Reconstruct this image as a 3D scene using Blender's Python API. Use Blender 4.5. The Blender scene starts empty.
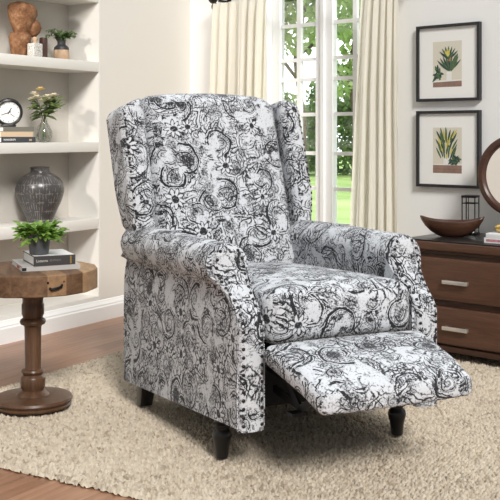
import bpy, bmesh, math, random
import numpy as np
from mathutils import Vector, Matrix, noise as mnoise

R = math.radians
PI = math.pi
rnd = random.Random(7)
scene = bpy.context.scene
COL = scene.collection

# ------------------------------------------------------------------ node helpers
class Mat:
    def __init__(self, name):
        self.m = bpy.data.materials.new(name); self.m.use_nodes = True
        self.t = self.m.node_tree; self.t.nodes.clear()
        self.out = self.n('ShaderNodeOutputMaterial')
    def n(self, kind, **kw):
        nd = self.t.nodes.new(kind)
        for k, v in kw.items(): setattr(nd, k, v)
        return nd
    def put(self, sock, v):
        if isinstance(v, S): self.t.links.new(v.s, sock)
        elif hasattr(v, 'is_linked'): self.t.links.new(v, sock)
        elif v is not None: sock.default_value = v
    def math(self, op, a, b=None, c=None, clamp=False):
        nd = self.n('ShaderNodeMath', operation=op, use_clamp=clamp)
        self.put(nd.inputs[0], a)
        if b is not None: self.put(nd.inputs[1], b)
        if c is not None: self.put(nd.inputs[2], c)
        return S(self, nd.outputs[0])
    def vmath(self, op, a, b=None, scale=None):
        nd = self.n('ShaderNodeVectorMath', operation=op)
        self.put(nd.inputs[0], a)
        if b is not None: self.put(nd.inputs[1], b)
        if scale is not None: self.put(nd.inputs['Scale'], scale)
        return S(self, nd.outputs['Value'] if op in ('LENGTH', 'DOT_PRODUCT', 'DISTANCE') else nd.outputs['Vector'])
    def coord(self, which='Object'):
        return S(self, self.n('ShaderNodeTexCoord').outputs[which])
    def mapping(self, v, scale=(1, 1, 1), rot=(0, 0, 0), loc=(0, 0, 0)):
        nd = self.n('ShaderNodeMapping'); self.put(nd.inputs['Vector'], v)
        nd.inputs['Scale'].default_value = scale; nd.inputs['Rotation'].default_value = rot; nd.inputs['Location'].default_value = loc
        return S(self, nd.outputs[0])
    def noise(self, v, scale, detail=2, rough=.5, dist=0, out='Fac', dims='3D'):
        nd = self.n('ShaderNodeTexNoise', noise_dimensions=dims); self.put(nd.inputs['Vector'], v)
        nd.inputs['Scale'].default_value = scale; nd.inputs['Detail'].default_value = detail
        nd.inputs['Roughness'].default_value = rough; nd.inputs['Distortion'].default_value = dist
        return S(self, nd.outputs[out])
    def voro(self, v, scale, feature='F1', dims='3D', rand=1.0):
        nd = self.n('ShaderNodeTexVoronoi', feature=feature, voronoi_dimensions=dims); self.put(nd.inputs['Vector'], v)
        nd.inputs['Scale'].default_value = scale; nd.inputs['Randomness'].default_value = rand
        return nd
    def ramp(self, f, stops, interp='LINEAR'):
        nd = self.n('ShaderNodeValToRGB'); self.put(nd.inputs[0], f); cr = nd.color_ramp; cr.interpolation = interp
        while len(cr.elements) < len(stops): cr.elements.new(.5)
        for e, (p, c) in zip(cr.elements, stops): e.position = p; e.color = (*c, 1)
        return S(self, nd.outputs[0])
    def mix(self, f, a, b):
        nd = self.n('ShaderNodeMix', data_type='RGBA'); self.put(nd.inputs[0], f)
        for i, c in ((6, a), (7, b)):
            if isinstance(c, tuple): c = (*c[:3], 1)
            self.put(nd.inputs[i], c)
        return S(self, nd.outputs[2])
    def step(self, x, lo, hi):
        nd = self.n('ShaderNodeMapRange', interpolation_type='SMOOTHSTEP'); self.put(nd.inputs[0], x)
        nd.inputs[1].default_value = lo; nd.inputs[2].default_value = hi
        return S(self, nd.outputs[0])
    def sep(self, v):
        nd = self.n('ShaderNodeSeparateXYZ'); self.put(nd.inputs[0], v); return [S(self, o) for o in nd.outputs]
    def bump(self, h, strength=.3, dist=.01):
        nd = self.n('ShaderNodeBump'); self.put(nd.inputs['Height'], h)
        nd.inputs['Strength'].default_value = strength; nd.inputs['Distance'].default_value = dist
        return S(self, nd.outputs[0])
    def principled(self, color=(.8, .8, .8), rough=.5, metal=0, spec=.5, normal=None, **kw):
        nd = self.n('ShaderNodeBsdfPrincipled')
        self.put(nd.inputs['Base Color'], (*color, 1) if isinstance(color, tuple) else color)
        self.put(nd.inputs['Roughness'], rough); self.put(nd.inputs['Metallic'], metal)
        nd.inputs['Specular IOR Level'].default_value = spec
        if normal is not None: self.put(nd.inputs['Normal'], normal)
        for k, v in kw.items(): self.put(nd.inputs[k.replace('_', ' ')], v)
        self.t.links.new(nd.outputs[0], self.out.inputs[0]); self.bsdf = nd
        return self.m

class S:
    def __init__(self, m, s): self.m, self.s = m, s
    def __add__(a, b): return a.m.math('ADD', a, b)
    def __radd__(a, b): return a.m.math('ADD', b, a)
    def __sub__(a, b): return a.m.math('SUBTRACT', a, b)
    def __rsub__(a, b): return a.m.math('SUBTRACT', b, a)
    def __mul__(a, b): return a.m.math('MULTIPLY', a, b)
    def __rmul__(a, b): return a.m.math('MULTIPLY', b, a)
    def __truediv__(a, b): return a.m.math('DIVIDE', a, b)
    def abs(a): return a.m.math('ABSOLUTE', a)
    def max(a, b): return a.m.math('MAXIMUM', a, b)
    def min(a, b): return a.m.math('MINIMUM', a, b)

def plain(name, color, rough=.5, metal=0, spec=.5, var=.0, vscale=20, **kw):
    m = Mat(name); c = color
    if var:
        n = m.noise(m.coord(), vscale, 4)
        c = m.ramp(n, [(.25, tuple(x * (1 - var) for x in color)), (.75, tuple(min(1, x * (1 + var)) for x in color))])
    return m.principled(c, rough, metal, spec, **kw)

def wood(name, dark, light, axis=0, rough=.45, scale=1.0, bump=.12, spec=.4):
    m = Mat(name); sc = [14 * scale] * 3; sc[axis] = 1.2 * scale
    v = m.mapping(m.coord(), tuple(sc))
    g = m.noise(v, 2.2, 6, .6, .6); f = m.noise(v, 14, 3, .6)
    h = g * .7 + f * .3
    c = m.ramp(h, [(.3, dark), (.52, tuple((a + b) / 2 for a, b in zip(dark, light))), (.7, light)])
    return m.principled(c, rough, 0, spec, m.bump(h, bump, .004))

# --- the printed upholstery: scrolls, daisies and stippling, black on a pale ground
def make_fabric():
    m = Mat('printed_upholstery')
    uv = m.coord('UV')
    wn = m.noise(uv, 11, 2, out='Color', dims='2D')
    p = m.vmath('ADD', uv, m.vmath('SCALE', m.vmath('SUBTRACT', wn, (.5, .5, .5)), scale=.030))
    def polar(scale, rand):
        vo = m.voro(p, scale, dims='2D', rand=rand)
        d = m.vmath('SCALE', m.vmath('SUBTRACT', p, vo.outputs['Position']), scale=scale)
        x, y, _ = m.sep(d); r = m.vmath('LENGTH', d); th = m.math('ARCTAN2', y, x) / (2 * PI)
        cr, cg, cb = m.sep(vo.outputs['Color'])
        return r, th, cr, cg, cb
    fine = m.noise(uv, 130, 2, .6, dims='2D'); mid = m.noise(uv, 34, 3, .6, dims='2D'); big = m.noise(uv, 9, 2, dims='2D')
    # scrolls
    def scroll(scale, turns, w0, rand=.9):
        r, th, cr, cg, cb = polar(scale, rand)
        hand = m.math('SIGN', cg - .5)
        lop = m.math('COSINE', (th - cr) * (2 * PI))
        r = r * (1 + .38 * lop)                                      # lopsided, so a scroll ends like a comma
        lg = m.math('LOGARITHM', r + .03, 2.0)
        s = m.math('FRACT', hand * th + turns * lg + cr)
        t = (s - .5).abs() * 2
        w = w0 + (mid - .5) * .55 + lop * .08
        line = 1 - m.step(t - w, -.16, .16)
        twin = (1 - m.step((t - w - .30).abs(), .04, .13)) * .8
        hat = m.step(m.math('SINE', th * (2 * PI * 17) + lg * 6), .1, .9) * m.step(t, .42, .55) * m.step(cb, .25, .45)
        blot = (1 - m.step(r, .10, .22)) * m.step(cb, .62, .7)
        env = 1 - m.step(r, .40, .56)
        return (line.max(twin).max(hat * .72).max(blot * .8)) * env, env
    a, ea = scroll(7.6, 1.05, .25)
    b, eb = scroll(17, .9, .24)
    wp = m.vmath('ADD', p, m.vmath('SCALE', m.vmath('SUBTRACT', m.noise(uv, 24, 2, out='Color', dims='2D'), (.5, .5, .5)), scale=.028))
    dd = S(m, m.voro(wp, 14, 'DISTANCE_TO_EDGE', '2D').outputs['Distance'])
    cont = (1 - m.step((dd - .09).abs(), .012, .05)).max((1 - m.step((dd - .24).abs(), .01, .045)) * .7)
    nz = m.noise(uv, 26, 4, .6, 1.6, dims='2D')
    fil = 1 - m.step((nz - .5).abs(), .010, .036)
    body = a.max(b * (1 - ea) * .95).max(cont * m.step(big, .38, .55) * .9).max(fil * m.step(mid, .38, .56) * .85)
    gap = m.step(m.noise(m.vmath('ADD', uv, (3.3, 1.7, 0)), 13, 2, dims='2D'), .58, .66)
    body = body * (1 - gap * .75)
    stip = m.step(m.noise(m.vmath('ADD', uv, (7.1, 2.2, 0)), 18, 3, dims='2D'), .50, .68)
    body = body.max(stip * .52)
    r, th, cr, cg, cb = polar(8.2, .75)
    on = m.step(cg, .66, .67)
    wave = m.math('SINE', th * (2 * PI * 9) + cr * 6)
    R0 = .22 + .055 * wave
    ring = 1 - m.step((r - R0).abs(), .014, .045)
    core = 1 - m.step(r + (fine - .5) * .05, .075, .12)
    ray = m.step(wave * -1, .2, .9) * m.step(r, .10, .13)
    inside = 1 - m.step(r - R0, -.01, .05)
    fl = (ring * .95).max(core).max(ray * .9)
    body = m.mix(inside * on * .8, body, fl)
    bx, _, _ = m.sep(body)
    grain = m.noise(uv, 210, 2, .7, dims='2D') * .6 + fine * .4
    bx = m.step(bx + (grain - .5) * 2.1, .14, .84)
    c = m.mix(bx, (.62, .632, .66), (.022, .022, .025))
    wv = m.noise(uv, 600, 1, dims='2D')
    return m.principled(c, .85, 0, .15, m.bump(wv, .25, .002), Sheen_Weight=.12)

M = {}
M['fabric'] = make_fabric()
M['black_wood'] = plain('black_painted_wood', (.012, .011, .011), .32)
M['black_metal'] = plain('black_metal', (.012, .012, .013), .45, .6)
M['dark_lining'] = plain('black_lining', (.008, .008, .008), .9)
M['nail'] = plain('dark_bronze', (.035, .032, .03), .35, .8)
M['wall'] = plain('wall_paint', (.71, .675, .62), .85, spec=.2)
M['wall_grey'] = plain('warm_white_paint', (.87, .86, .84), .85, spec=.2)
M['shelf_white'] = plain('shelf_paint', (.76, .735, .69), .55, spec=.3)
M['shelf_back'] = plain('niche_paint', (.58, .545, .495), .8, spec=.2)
M['trim'] = plain('white_gloss', (.88, .88, .87), .4)
M['window_white'] = plain('window_paint', (.94, .94, .93), .35)

def floor_mat():
    m = Mat('oak_floor')
    v = m.mapping(m.coord(), rot=(0, 0, 0))
    br = m.n('ShaderNodeTexBrick'); m.put(br.inputs['Vector'], v)
    br.inputs['Scale'].default_value = 1; br.inputs['Brick Width'].default_value = 1.1; br.inputs['Row Height'].default_value = .085
    br.inputs['Mortar Size'].default_value = .0008; br.inputs['Color1'].default_value = (.0, 0, 0, 1); br.inputs['Color2'].default_value = (1, 1, 1, 1)
    br.inputs['Mortar'].default_value = (.35, .35, .35, 1); br.offset = .37
    tone, _, _ = m.sep(br.outputs['Color'])
    g = m.noise(m.mapping(v, (1.5, 22, 1)), 2.5, 6, .6, .5)
    h = tone * .25 + g * .75
    c = m.ramp(h, [(.22, (.19, .085, .045)), (.5, (.33, .165, .092)), (.8, (.47, .265, .165))])
    c = m.mix(S(m, br.outputs['Fac']) * .6, c, (.10, .045, .025))
    return m.principled(c, .33, 0, .45, m.bump(g, .08, .002))
M['floor'] = floor_mat()

def rug_mat():
    m = Mat('wool_rug')
    co = m.coord()
    at = m.n('ShaderNodeAttribute', attribute_name='loop_tone')
    n = m.noise(co, 5, 3); f = m.noise(co, 420, 2)
    c = m.ramp(S(m, at.outputs['Fac']) * .55 + n * .3 + f * .15, [(.14, (.21, .155, .10)), (.34, (.50, .415, .315)), (.85, (.66, .575, .455))])
    return m.principled(c, .95, 0, .1, Sheen_Weight=.2)
M['rug'] = rug_mat()

def curtain_mat():
    m = Mat('linen_curtain')
    n = m.noise(m.mapping(m.coord(), (60, 60, 4)), 4, 3)
    c = m.ramp(n, [(.3, (.95, .92, .84)), (.7, (.97, .95, .89))])
    d = m.n('ShaderNodeBsdfDiffuse'); m.put(d.inputs[0], c)
    t = m.n('ShaderNodeBsdfTranslucent'); m.put(t.inputs[0], c)
    mx = m.n('ShaderNodeMixShader'); mx.inputs[0].default_value = .5
    m.t.links.new(d.outputs[0], mx.inputs[1]); m.t.links.new(t.outputs[0], mx.inputs[2]); m.t.links.new(mx.outputs[0], m.out.inputs[0])
    return m.m
M['curtain'] = curtain_mat()

def thin_glass(name, tint=(1, 1, 1), refl=.06):
    m = Mat(name)
    t = m.n('ShaderNodeBsdfTransparent'); t.inputs[0].default_value = (*tint, 1)
    g = m.n('ShaderNodeBsdfGlossy'); g.inputs['Roughness'].default_value = .02
    lw = m.n('ShaderNodeLayerWeight'); lw.inputs[0].default_value = .35
    f = m.math('MULTIPLY_ADD', S(m, lw.outputs['Fresnel']), .6, refl * .5, clamp=True)
    mx = m.n('ShaderNodeMixShader'); m.put(mx.inputs[0], f)
    m.t.links.new(t.outputs[0], mx.inputs[1]); m.t.links.new(g.outputs[0], mx.inputs[2]); m.t.links.new(mx.outputs[0], m.out.inputs[0])
    return m.m
M['pane'] = thin_glass('window_glass', refl=.02)
M['vase_glass'] = thin_glass('vase_glass', (.965, .975, .955), .08)
M['mirror'] = plain('mirror_silver', (.9, .9, .88), .03, 1)
M['walnut'] = wood('dark_walnut', (.062, .026, .015), (.15, .072, .042), 0, .38)
M['walnut_dark'] = wood('dark_walnut_frame', (.035, .014, .008), (.085, .038, .020), 0, .38)
M['dresser_top'] = wood('ebonised_top', (.010, .009, .009), (.025, .021, .020), 0, .3)
M['bowl'] = wood('bowl_wood', (.032, .013, .008), (.11, .048, .026), 0, .4)
M['mirror_wood'] = wood('mirror_wood', (.045, .018, .011), (.11, .05, .032), 0, .35)
M['table_wood'] = wood('turned_wood', (.050, .024, .013), (.155, .080, .042), 2, .35, 1.3)
M['nickel'] = plain('brushed_nickel', (.80, .77, .73), .38, .9)
M['gold'] = plain('brass', (.75, .52, .18), .28, 1)
M['paper'] = plain('book_pages', (.80, .76, .68), .8)
M['white_cover'] = plain('white_cover', (.82, .82, .81), .45)
M['soil'] = plain('potting_soil', (.03, .02, .014), .95)

def tabletop_mat():
    m = Mat('reclaimed_planks')
    co = m.coord(); x, y, z = m.sep(co)
    k = m.math('FLOOR', x * 16 + y * 3.0)
    wn = m.n('ShaderNodeTexWhiteNoise', noise_dimensions='1D'); m.put(wn.inputs['W'], k)
    g = m.noise(m.mapping(co, (16, 2.5, 16), (0, 0, R(-10.6))), 3, 6, .65, .5)
    spots = m.step(m.noise(co, 26, 3), .60, .70)
    h = S(m, wn.outputs['Value']) * .5 + g * .55
    c = m.ramp(h, [(.2, (.075, .038, .02)), (.42, (.19, .105, .055)), (.62, (.32, .19, .10)), (.85, (.47, .31, .17))])
    c = m.mix(spots * .45, c, (.07, .035, .02))
    return m.principled(c, .6, 0, .3, m.bump(g, .25, .004))
M['tabletop'] = tabletop_mat()

def stone_mat():
    m = Mat('carved_burl')
    co = m.coord(); n = m.noise(co, 22, 5, .65, .4); f = m.noise(co, 90, 3)
    c = m.ramp(n * .7 + f * .3, [(.3, (.07, .028, .012)), (.5, (.22, .10, .045)), (.68, (.42, .23, .12))])
    return m.principled(c, .65, 0, .3, m.bump(n + f * .4, .5, .012))
M['burl'] = stone_mat()

def crackle_mat():
    m = Mat('crackled_grey_ceramic')
    de = S(m, m.voro(m.coord(), 90, 'DISTANCE_TO_EDGE').outputs['Distance'])
    c = m.mix(m.step(de, .02, .1), (.30, .27, .24), (.66, .64, .60))
    return m.principled(c, .6)
M['crackle'] = crackle_mat()

def urn_mat():
    m = Mat('scratched_charcoal_ceramic')
    co = m.coord(); x, y, z = m.sep(co)
    ang = m.math('ARCTAN2', y, x)
    wob = m.noise(m.mapping(co, (5, 5, 5)), 4, 3) * .16
    fr = m.math('FRACT', (ang + wob) * (46 / (2 * PI)))
    l1 = 1 - m.step((fr - .5).abs(), .05, .16)
    band = m.math('FRACT', z * 24 + wob * 2)
    l2 = (1 - m.step((band - .5).abs(), .03, .09)) * .8
    br = m.step(m.noise(co, 45, 3), .42, .56)
    c = m.mix(l1.max(l2) * br * .75, (.055, .052, .052), (.25, .235, .22))
    return m.principled(c, .28, 0, .5)
M['urn'] = urn_mat()
M['pot'] = plain('charcoal_pot', (.065, .07, .075), .45, var=.25, vscale=30)
M['vase_black'] = plain('matt_black_ceramic', (.03, .032, .033), .5)
M['vase_tan'] = plain('raw_clay', (.50, .34, .22), .8, var=.12, vscale=60)
M['brown_jar'] = plain('brown_glaze', (.075, .035, .028), .35, var=.3, vscale=40)
M['clock_black'] = plain('clock_case', (.010, .010, .011), .35)
M['dial'] = plain('clock_dial', (.84, .84, .83), .4)

def leaf_mat(name, a, b, c, scale=18, rough=.5):
    m = Mat(name); n = m.noise(m.coord(), scale, 3)
    col = m.ramp(n, [(.3, a), (.5, b), (.7, c)])
    mm = m.principled(col, rough, 0, .35)
    t = m.n('ShaderNodeBsdfTranslucent'); m.put(t.inputs[0], col)
    mx = m.n('ShaderNodeMixShader'); mx.inputs[0].default_value = .3
    m.t.links.new(m.bsdf.outputs[0], mx.inputs[1]); m.t.links.new(t.outputs[0], mx.inputs[2]); m.t.links.new(mx.outputs[0], m.out.inputs[0])
    return mm
M['leaf_bright'] = leaf_mat('fern_leaf', (.09, .20, .03), (.19, .34, .055), (.34, .50, .11), 60)
M['leaf_deep'] = leaf_mat('deep_leaf', (.025, .07, .02), (.06, .13, .04), (.12, .20, .07), 50)
M['leaf_mid'] = leaf_mat('sprig_leaf', (.05, .10, .03), (.11, .18, .06), (.20, .29, .11), 50)
M['leaf_olive'] = leaf_mat('olive_leaf', (.06, .10, .03), (.12, .17, .055), (.20, .26, .09), 50)
M['petal'] = plain('cream_petal', (.88, .80, .62), .6)
M['petal_y'] = plain('yellow_petal', (.85, .62, .22), .6)
M['tree_leaf'] = leaf_mat('tree_leaf', (.20, .32, .10), (.34, .48, .18), (.52, .64, .32), 1.2)
M['hedge_leaf'] = leaf_mat('hedge_leaf', (.14, .24, .08), (.23, .36, .14), (.36, .48, .22), 1.2)
M['bark'] = plain('bark', (.10, .075, .055), .9, var=.3)
def lawn_mat():
    m = Mat('lawn'); n = m.noise(m.coord(), .8, 5); c = m.ramp(n, [(.3, (.32, .50, .14)), (.7, (.55, .70, .28))])
    return m.principled(c, .9, 0, .1)
M['lawn'] = lawn_mat()

# ------------------------------------------------------------------ mesh helpers
def link(name, me, mats, parent=None, smooth=True, angle=40):
    mats = mats if isinstance(mats, (list, tuple)) else [mats]
    for k in mats: me.materials.append(M[k] if isinstance(k, str) else k)
    if smooth:
        me.polygons.foreach_set('use_smooth', [True] * len(me.polygons)); me.set_sharp_from_angle(angle=R(angle))
    o = bpy.data.objects.new(name, me); COL.objects.link(o)
    if parent is not None: o.parent = parent
    return o

def boxuv(me, off=(0, 0)):
    uvl = me.uv_layers.new(name='UVMap').data
    for p in me.polygons:
        n = p.normal; a = (abs(n.x), abs(n.y), abs(n.z)); k = a.index(max(a))
        for li in p.loop_indices:
            c = me.vertices[me.loops[li].vertex_index].co
            uv = (c.y, c.z) if k == 0 else (c.x, c.z) if k == 1 else (c.x, c.y)
            uvl[li].uv = (uv[0] + off[0], uv[1] + off[1])

class MB:
    def __init__(self): self.v = []; self.f = []; self.mi = []; self.uv = []; self.mat = 0; self.hasuv = False
    def add(self, vs, fs, uvs=None):
        b = len(self.v); self.v += [tuple(x) for x in vs]
        for i, f in enumerate(fs):
            self.f.append([b + k for k in f]); self.mi.append(self.mat)
            self.uv.append(uvs[i] if uvs else None)
        return self
    def box(self, x0, x1, y0, y1, z0, z1, T=None):
        vs = [Vector((x, y, z)) for x in (x0, x1) for y in (y0, y1) for z in (z0, z1)]
        if T: vs = [T(v) if callable(T) else T @ v for v in vs]
        return self.add(vs, [(0, 1, 3, 2), (4, 6, 7, 5), (0, 4, 5, 1), (2, 3, 7, 6), (0, 2, 6, 4), (1, 5, 7, 3)])
    def lathe(self, prof, n=32, c=(0, 0, 0), sx=1, sy=1):
        vs = []; fs = []
        for r, z in prof:
            for k in range(n):
                a = 2 * PI * k / n; vs.append((c[0] + sx * r * math.cos(a), c[1] + sy * r * math.sin(a), c[2] + z))
        for i in range(len(prof) - 1):
            for k in range(n):
                fs.append((i * n + k, i * n + (k + 1) % n, (i + 1) * n + (k + 1) % n, (i + 1) * n + k))
        if prof[0][0] > 1e-5: fs.append(tuple(reversed(range(n))))
        if prof[-1][0] > 1e-5: fs.append(tuple((len(prof) - 1) * n + k for k in range(n)))
        return self.add(vs, fs)
    def tube(self, pts, r, n=8, caps=True):
        pts = [Vector(p) for p in pts]; rs = r if isinstance(r, (list, tuple)) else [r] * len(pts)
        vs = []; fs = []; up = None
        for i, p in enumerate(pts):
            t = (pts[min(i + 1, len(pts) - 1)] - pts[max(i - 1, 0)]).normalized()
            if up is None: up = Vector((0, 0, 1)) if abs(t.z) < .9 else Vector((1, 0, 0))
            s = t.cross(up).normalized(); up = s.cross(t).normalized()
            for k in range(n):
                a = 2 * PI * k / n; vs.append(p + rs[i] * (math.cos(a) * s + math.sin(a) * up))
        for i in range(len(pts) - 1):
            for k in range(n): fs.append((i * n + k, i * n + (k + 1) % n, (i + 1) * n + (k + 1) % n, (i + 1) * n + k))
        if caps: fs += [tuple(reversed(range(n))), tuple((len(pts) - 1) * n + k for k in range(n))]
        return self.add(vs, fs)
    def ball(self, c, r, n=12, m=8, T=None):
        vs = [(0, 0, -1)]; fs = []
        for i in range(1, m):
            for k in range(n):
                a = 2 * PI * k / n; b = -PI / 2 + PI * i / m; vs.append((math.cos(a) * math.cos(b), math.sin(a) * math.cos(b), math.sin(b)))
        vs.append((0, 0, 1))
        for k in range(n): fs.append((0, 1 + (k + 1) % n, 1 + k))
        for i in range(m - 2):
            for k in range(n): fs.append((1 + i * n + k, 1 + i * n + (k + 1) % n, 1 + (i + 1) * n + (k + 1) % n, 1 + (i + 1) * n + k))
        l = 1 + (m - 2) * n
        for k in range(n): fs.append((l + k, l + (k + 1) % n, len(vs) - 1))
        rr = r if isinstance(r, tuple) else (r, r, r)
        vs = [Vector((x * rr[0], y * rr[1], z * rr[2])) for x, y, z in vs]
        if T: vs = [T(v) for v in vs]
        return self.add([v + Vector(c) for v in vs], fs)
    def leaf(self, base, direction, length, width, normal=None, droop=.3, fold=.15):
        d = Vector(direction).normalized(); b = Vector(base)
        nn = Vector(normal) if normal is not None else Vector((0, 0, 1))
        s = d.cross(nn)
        if s.length < 1e-3: s = d.cross(Vector((1, 0, 0)))
        s.normalize(); u = s.cross(d).normalized()
        vs = []; prof = [(0, .08), (.3, .85), (.6, 1), (.85, .55), (1, .02)]
        for t, w in prof:
            c = b + d * length * t - u * droop * length * t * t
            vs += [c - s * w * width / 2 + u * fold * w * width, c, c + s * w * width / 2 + u * fold * w * width]
        fs = []
        for i in range(len(prof) - 1):
            fs += [(3 * i, 3 * i + 1, 3 * i + 4, 3 * i + 3), (3 * i + 1, 3 * i + 2, 3 * i + 5, 3 * i + 4)]
        return self.add(vs, fs)
    def mesh(self, name='m', fix=True):
        me = bpy.data.meshes.new(name); me.from_pydata(self.v, [], self.f)
        me.polygons.foreach_set('material_index', self.mi)
        if any(u is not None for u in self.uv):
            l = me.uv_layers.new(name='UVMap').data; i = 0
            for f, u in zip(self.f, self.uv):
                for k in range(len(f)):
                    l[i].uv = u[k]; i += 1
        if fix:
            bm = bmesh.new(); bm.from_mesh(me); bmesh.ops.recalc_face_normals(bm, faces=bm.faces); bm.to_mesh(me); bm.free()
        me.update(); return me
    def build(self, name, mats, parent=None, smooth=True, bevel=0, angle=40, uvoff=None, seg=2):
        me = self.mesh(name)
        if bevel:
            bm = bmesh.new(); bm.from_mesh(me)
            bmesh.ops.bevel(bm, geom=list(bm.edges), offset=bevel, segments=seg, affect='EDGES', profile=.5, clamp_overlap=True)
            bm.to_mesh(me); bm.free()
        if uvoff is not None: boxuv(me, uvoff)
        return link(name, me, mats, parent, smooth, angle)

def rbox(hx, hy, hz, r, n=(10, 10, 10), m=4, fn=None):
    """rounded box, evenly gridded, then shaped by fn"""
    def coords(h, n):
        c = [-h + r * (1 - math.tan(PI / 4 * (1 - k / m))) for k in range(m)]
        c += [-h + r + (2 * h - 2 * r) * k / n for k in range(n + 1)]
        c += [-x for x in reversed(c[:m])]
        return c
    C = [coords(h, k) for h, k in zip((hx, hy, hz), n)]; H = (hx, hy, hz)
    mb = MB(); idx = {}; vs = []; fs = []
    def vert(i, j, k):
        key = (i, j, k)
        if key not in idx:
            p = [C[0][i], C[1][j], C[2][k]]
            q = [max(-h + r, min(h - r, x)) for x, h in zip(p, H)]
            d = Vector([a - b for a, b in zip(p, q)])
            if d.length > 1e-9: d = d.normalized() * r
            v = Vector(q) + d
            idx[key] = len(vs); vs.append(fn(v) if fn else v)
        return idx[key]
    L = [len(c) - 1 for c in C]
    for ax in range(3):
        a, b = [(1, 2), (2, 0), (0, 1)][ax]
        for side in (0, L[ax]):
            for i in range(L[a]):
                for j in range(L[b]):
                    q = []
                    for di, dj in ((0, 0), (1, 0), (1, 1), (0, 1)):
                        t = [0, 0, 0]; t[ax] = side; t[a] = i + di; t[b] = j + dj; q.append(vert(*t))
                    fs.append(tuple(q) if side else tuple(reversed(q)))
    return mb.add(vs, fs)

def empty(name, loc=(0, 0, 0), rz=0, label=None, cat=None, group=None, kind=None):
    o = bpy.data.objects.new(name, None); COL.objects.link(o); o.location = loc; o.rotation_euler = (0, 0, rz); o.empty_display_size = .1
    return tag(o, label, cat, group, kind)
def tag(o, label=None, cat=None, group=None, kind=None):
    for k, v in (('label', label), ('category', cat), ('group', group), ('kind', kind)):
        if v: o[k] = v
    return o
def text(body, size, mat, parent, loc, rot, name='title', depth=.0004, align='LEFT', sx=1):
    cu = bpy.data.curves.new(name, 'FONT'); cu.body = body; cu.size = size; cu.extrude = depth; cu.align_x = align; cu.align_y = 'CENTER'
    tmp = bpy.data.objects.new('tmp', cu); COL.objects.link(tmp); dg = bpy.context.evaluated_depsgraph_get()
    me = bpy.data.meshes.new_from_object(tmp.evaluated_get(dg)); bpy.data.objects.remove(tmp); bpy.data.curves.remove(cu)
    me.materials.clear(); me.materials.append(M[mat]); o = bpy.data.objects.new(name, me); COL.objects.link(o); o.parent = parent
    o.location = loc; o.rotation_euler = rot; o.scale = (sx, 1, 1); return o

# ------------------------------------------------------------------ camera
H = .9; FPX = 1000.0; HY = 135.0
cam = bpy.data.cameras.new('camera'); co = bpy.data.objects.new('camera', cam); COL.objects.link(co)
cam.sensor_width = 36; cam.lens = 36 * FPX / 500; cam.shift_y = -(250 - HY) / 500
co.location = (0, 0, H); co.rotation_euler = (PI / 2, 0, 0); cam.clip_end = 300
scene.camera = co
def pt(px, py, d):  # a photo pixel at a distance, used once here to find positions
    return Vector(((px - 250) / FPX * d, d, H - (py - HY) / FPX * d))

# ------------------------------------------------------------------ the two walls
FZ = -.0215
LA = Vector((.533, .846, 0)); LN = Vector((.846, -.533, 0)); LP = Vector((-1.10, 4.41, 0))     # left wall: along, into room, origin
RA = Vector((.74, -.673, 0)).normalized(); RN = Vector((-.673, -.74, 0)).normalized(); RC = LP + LA * 1.431   # window wall from the corner
LANG = math.atan2(LA.y, LA.x); RANG = math.atan2(RA.y, RA.x)
def lw(t, s, z): return LP + LA * t + LN * s + Vector((0, 0, z))
def rw(t, s, z): return RC + RA * t + RN * s + Vector((0, 0, z))
def lt(px, s):
    k = (px - 250) / FPX; p = LP + LN * s; return -(p.x - k * p.y) / (LA.x - k * LA.y)
def rt(px, s=0):
    k = (px - 250) / FPX; p = RC + RN * s; return -(p.x - k * p.y) / (RA.x - k * RA.y)

mb = MB()
T = Matrix.Rotation(-LANG, 3, 'Z')
cs = [T @ Vector(p) for p in ((-3.6, .4, 0), (2.2, .4, 0), tuple(rw(3.4, -.05, 0)), tuple(rw(-.05, -.05, 0)), tuple(lw(-2.6, -.3, 0)))]
n5 = len(cs)
mb.add([Vector((c.x, c.y, FZ)) for c in cs] + [Vector((c.x, c.y, FZ - .06)) for c in cs],
       [tuple(range(n5)), tuple(reversed(range(n5, 2 * n5)))] + [(i, i + n5, (i + 1) % n5 + n5, (i + 1) % n5) for i in range(n5)])
o = mb.build('floor', 'floor', smooth=False); o.rotation_euler = (0, 0, LANG); tag(o, kind='structure')

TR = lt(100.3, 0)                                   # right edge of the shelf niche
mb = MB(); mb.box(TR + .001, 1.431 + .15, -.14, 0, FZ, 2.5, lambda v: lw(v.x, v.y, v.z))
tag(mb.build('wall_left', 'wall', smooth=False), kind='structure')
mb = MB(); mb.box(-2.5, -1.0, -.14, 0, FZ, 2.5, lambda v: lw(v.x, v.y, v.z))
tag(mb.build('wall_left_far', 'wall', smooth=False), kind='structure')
# window wall with an opening
def wall_with_hole(t0, t1, a, b, ztop, zh, th):
    xs = [t0, a, b, t1]; zs = [FZ, FZ + .03, zh, ztop]; mb = MB(); vs = {}; V = []; F = []
    for y in (0, -th):
        for i, x in enumerate(xs):
            for j, z in enumerate(zs): vs[(i, j, y)] = len(V); V.append(rw(x, y, z))
    for i in range(3):
        for j in range(3):
            if (i, j) == (1, 1): continue
            for y in (0, -th): F.append((vs[i, j, y], vs[i + 1, j, y], vs[i + 1, j + 1, y], vs[i, j + 1, y]))
            for (p, q, ni, nj) in (((i, j), (i + 1, j), i, j - 1), ((i, j + 1), (i + 1, j + 1), i, j + 1), ((i, j), (i, j + 1), i - 1, j), ((i + 1, j), (i + 1, j + 1), i + 1, j)):
                if not (0 <= ni < 3 and 0 <= nj < 3) or (ni, nj) == (1, 1):
                    F.append((vs[(*p, 0)], vs[(*q, 0)], vs[(*q, -th)], vs[(*p, -th)]))
    return mb.add(V, F)
WA, WB = rt(262), 1.32
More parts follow.
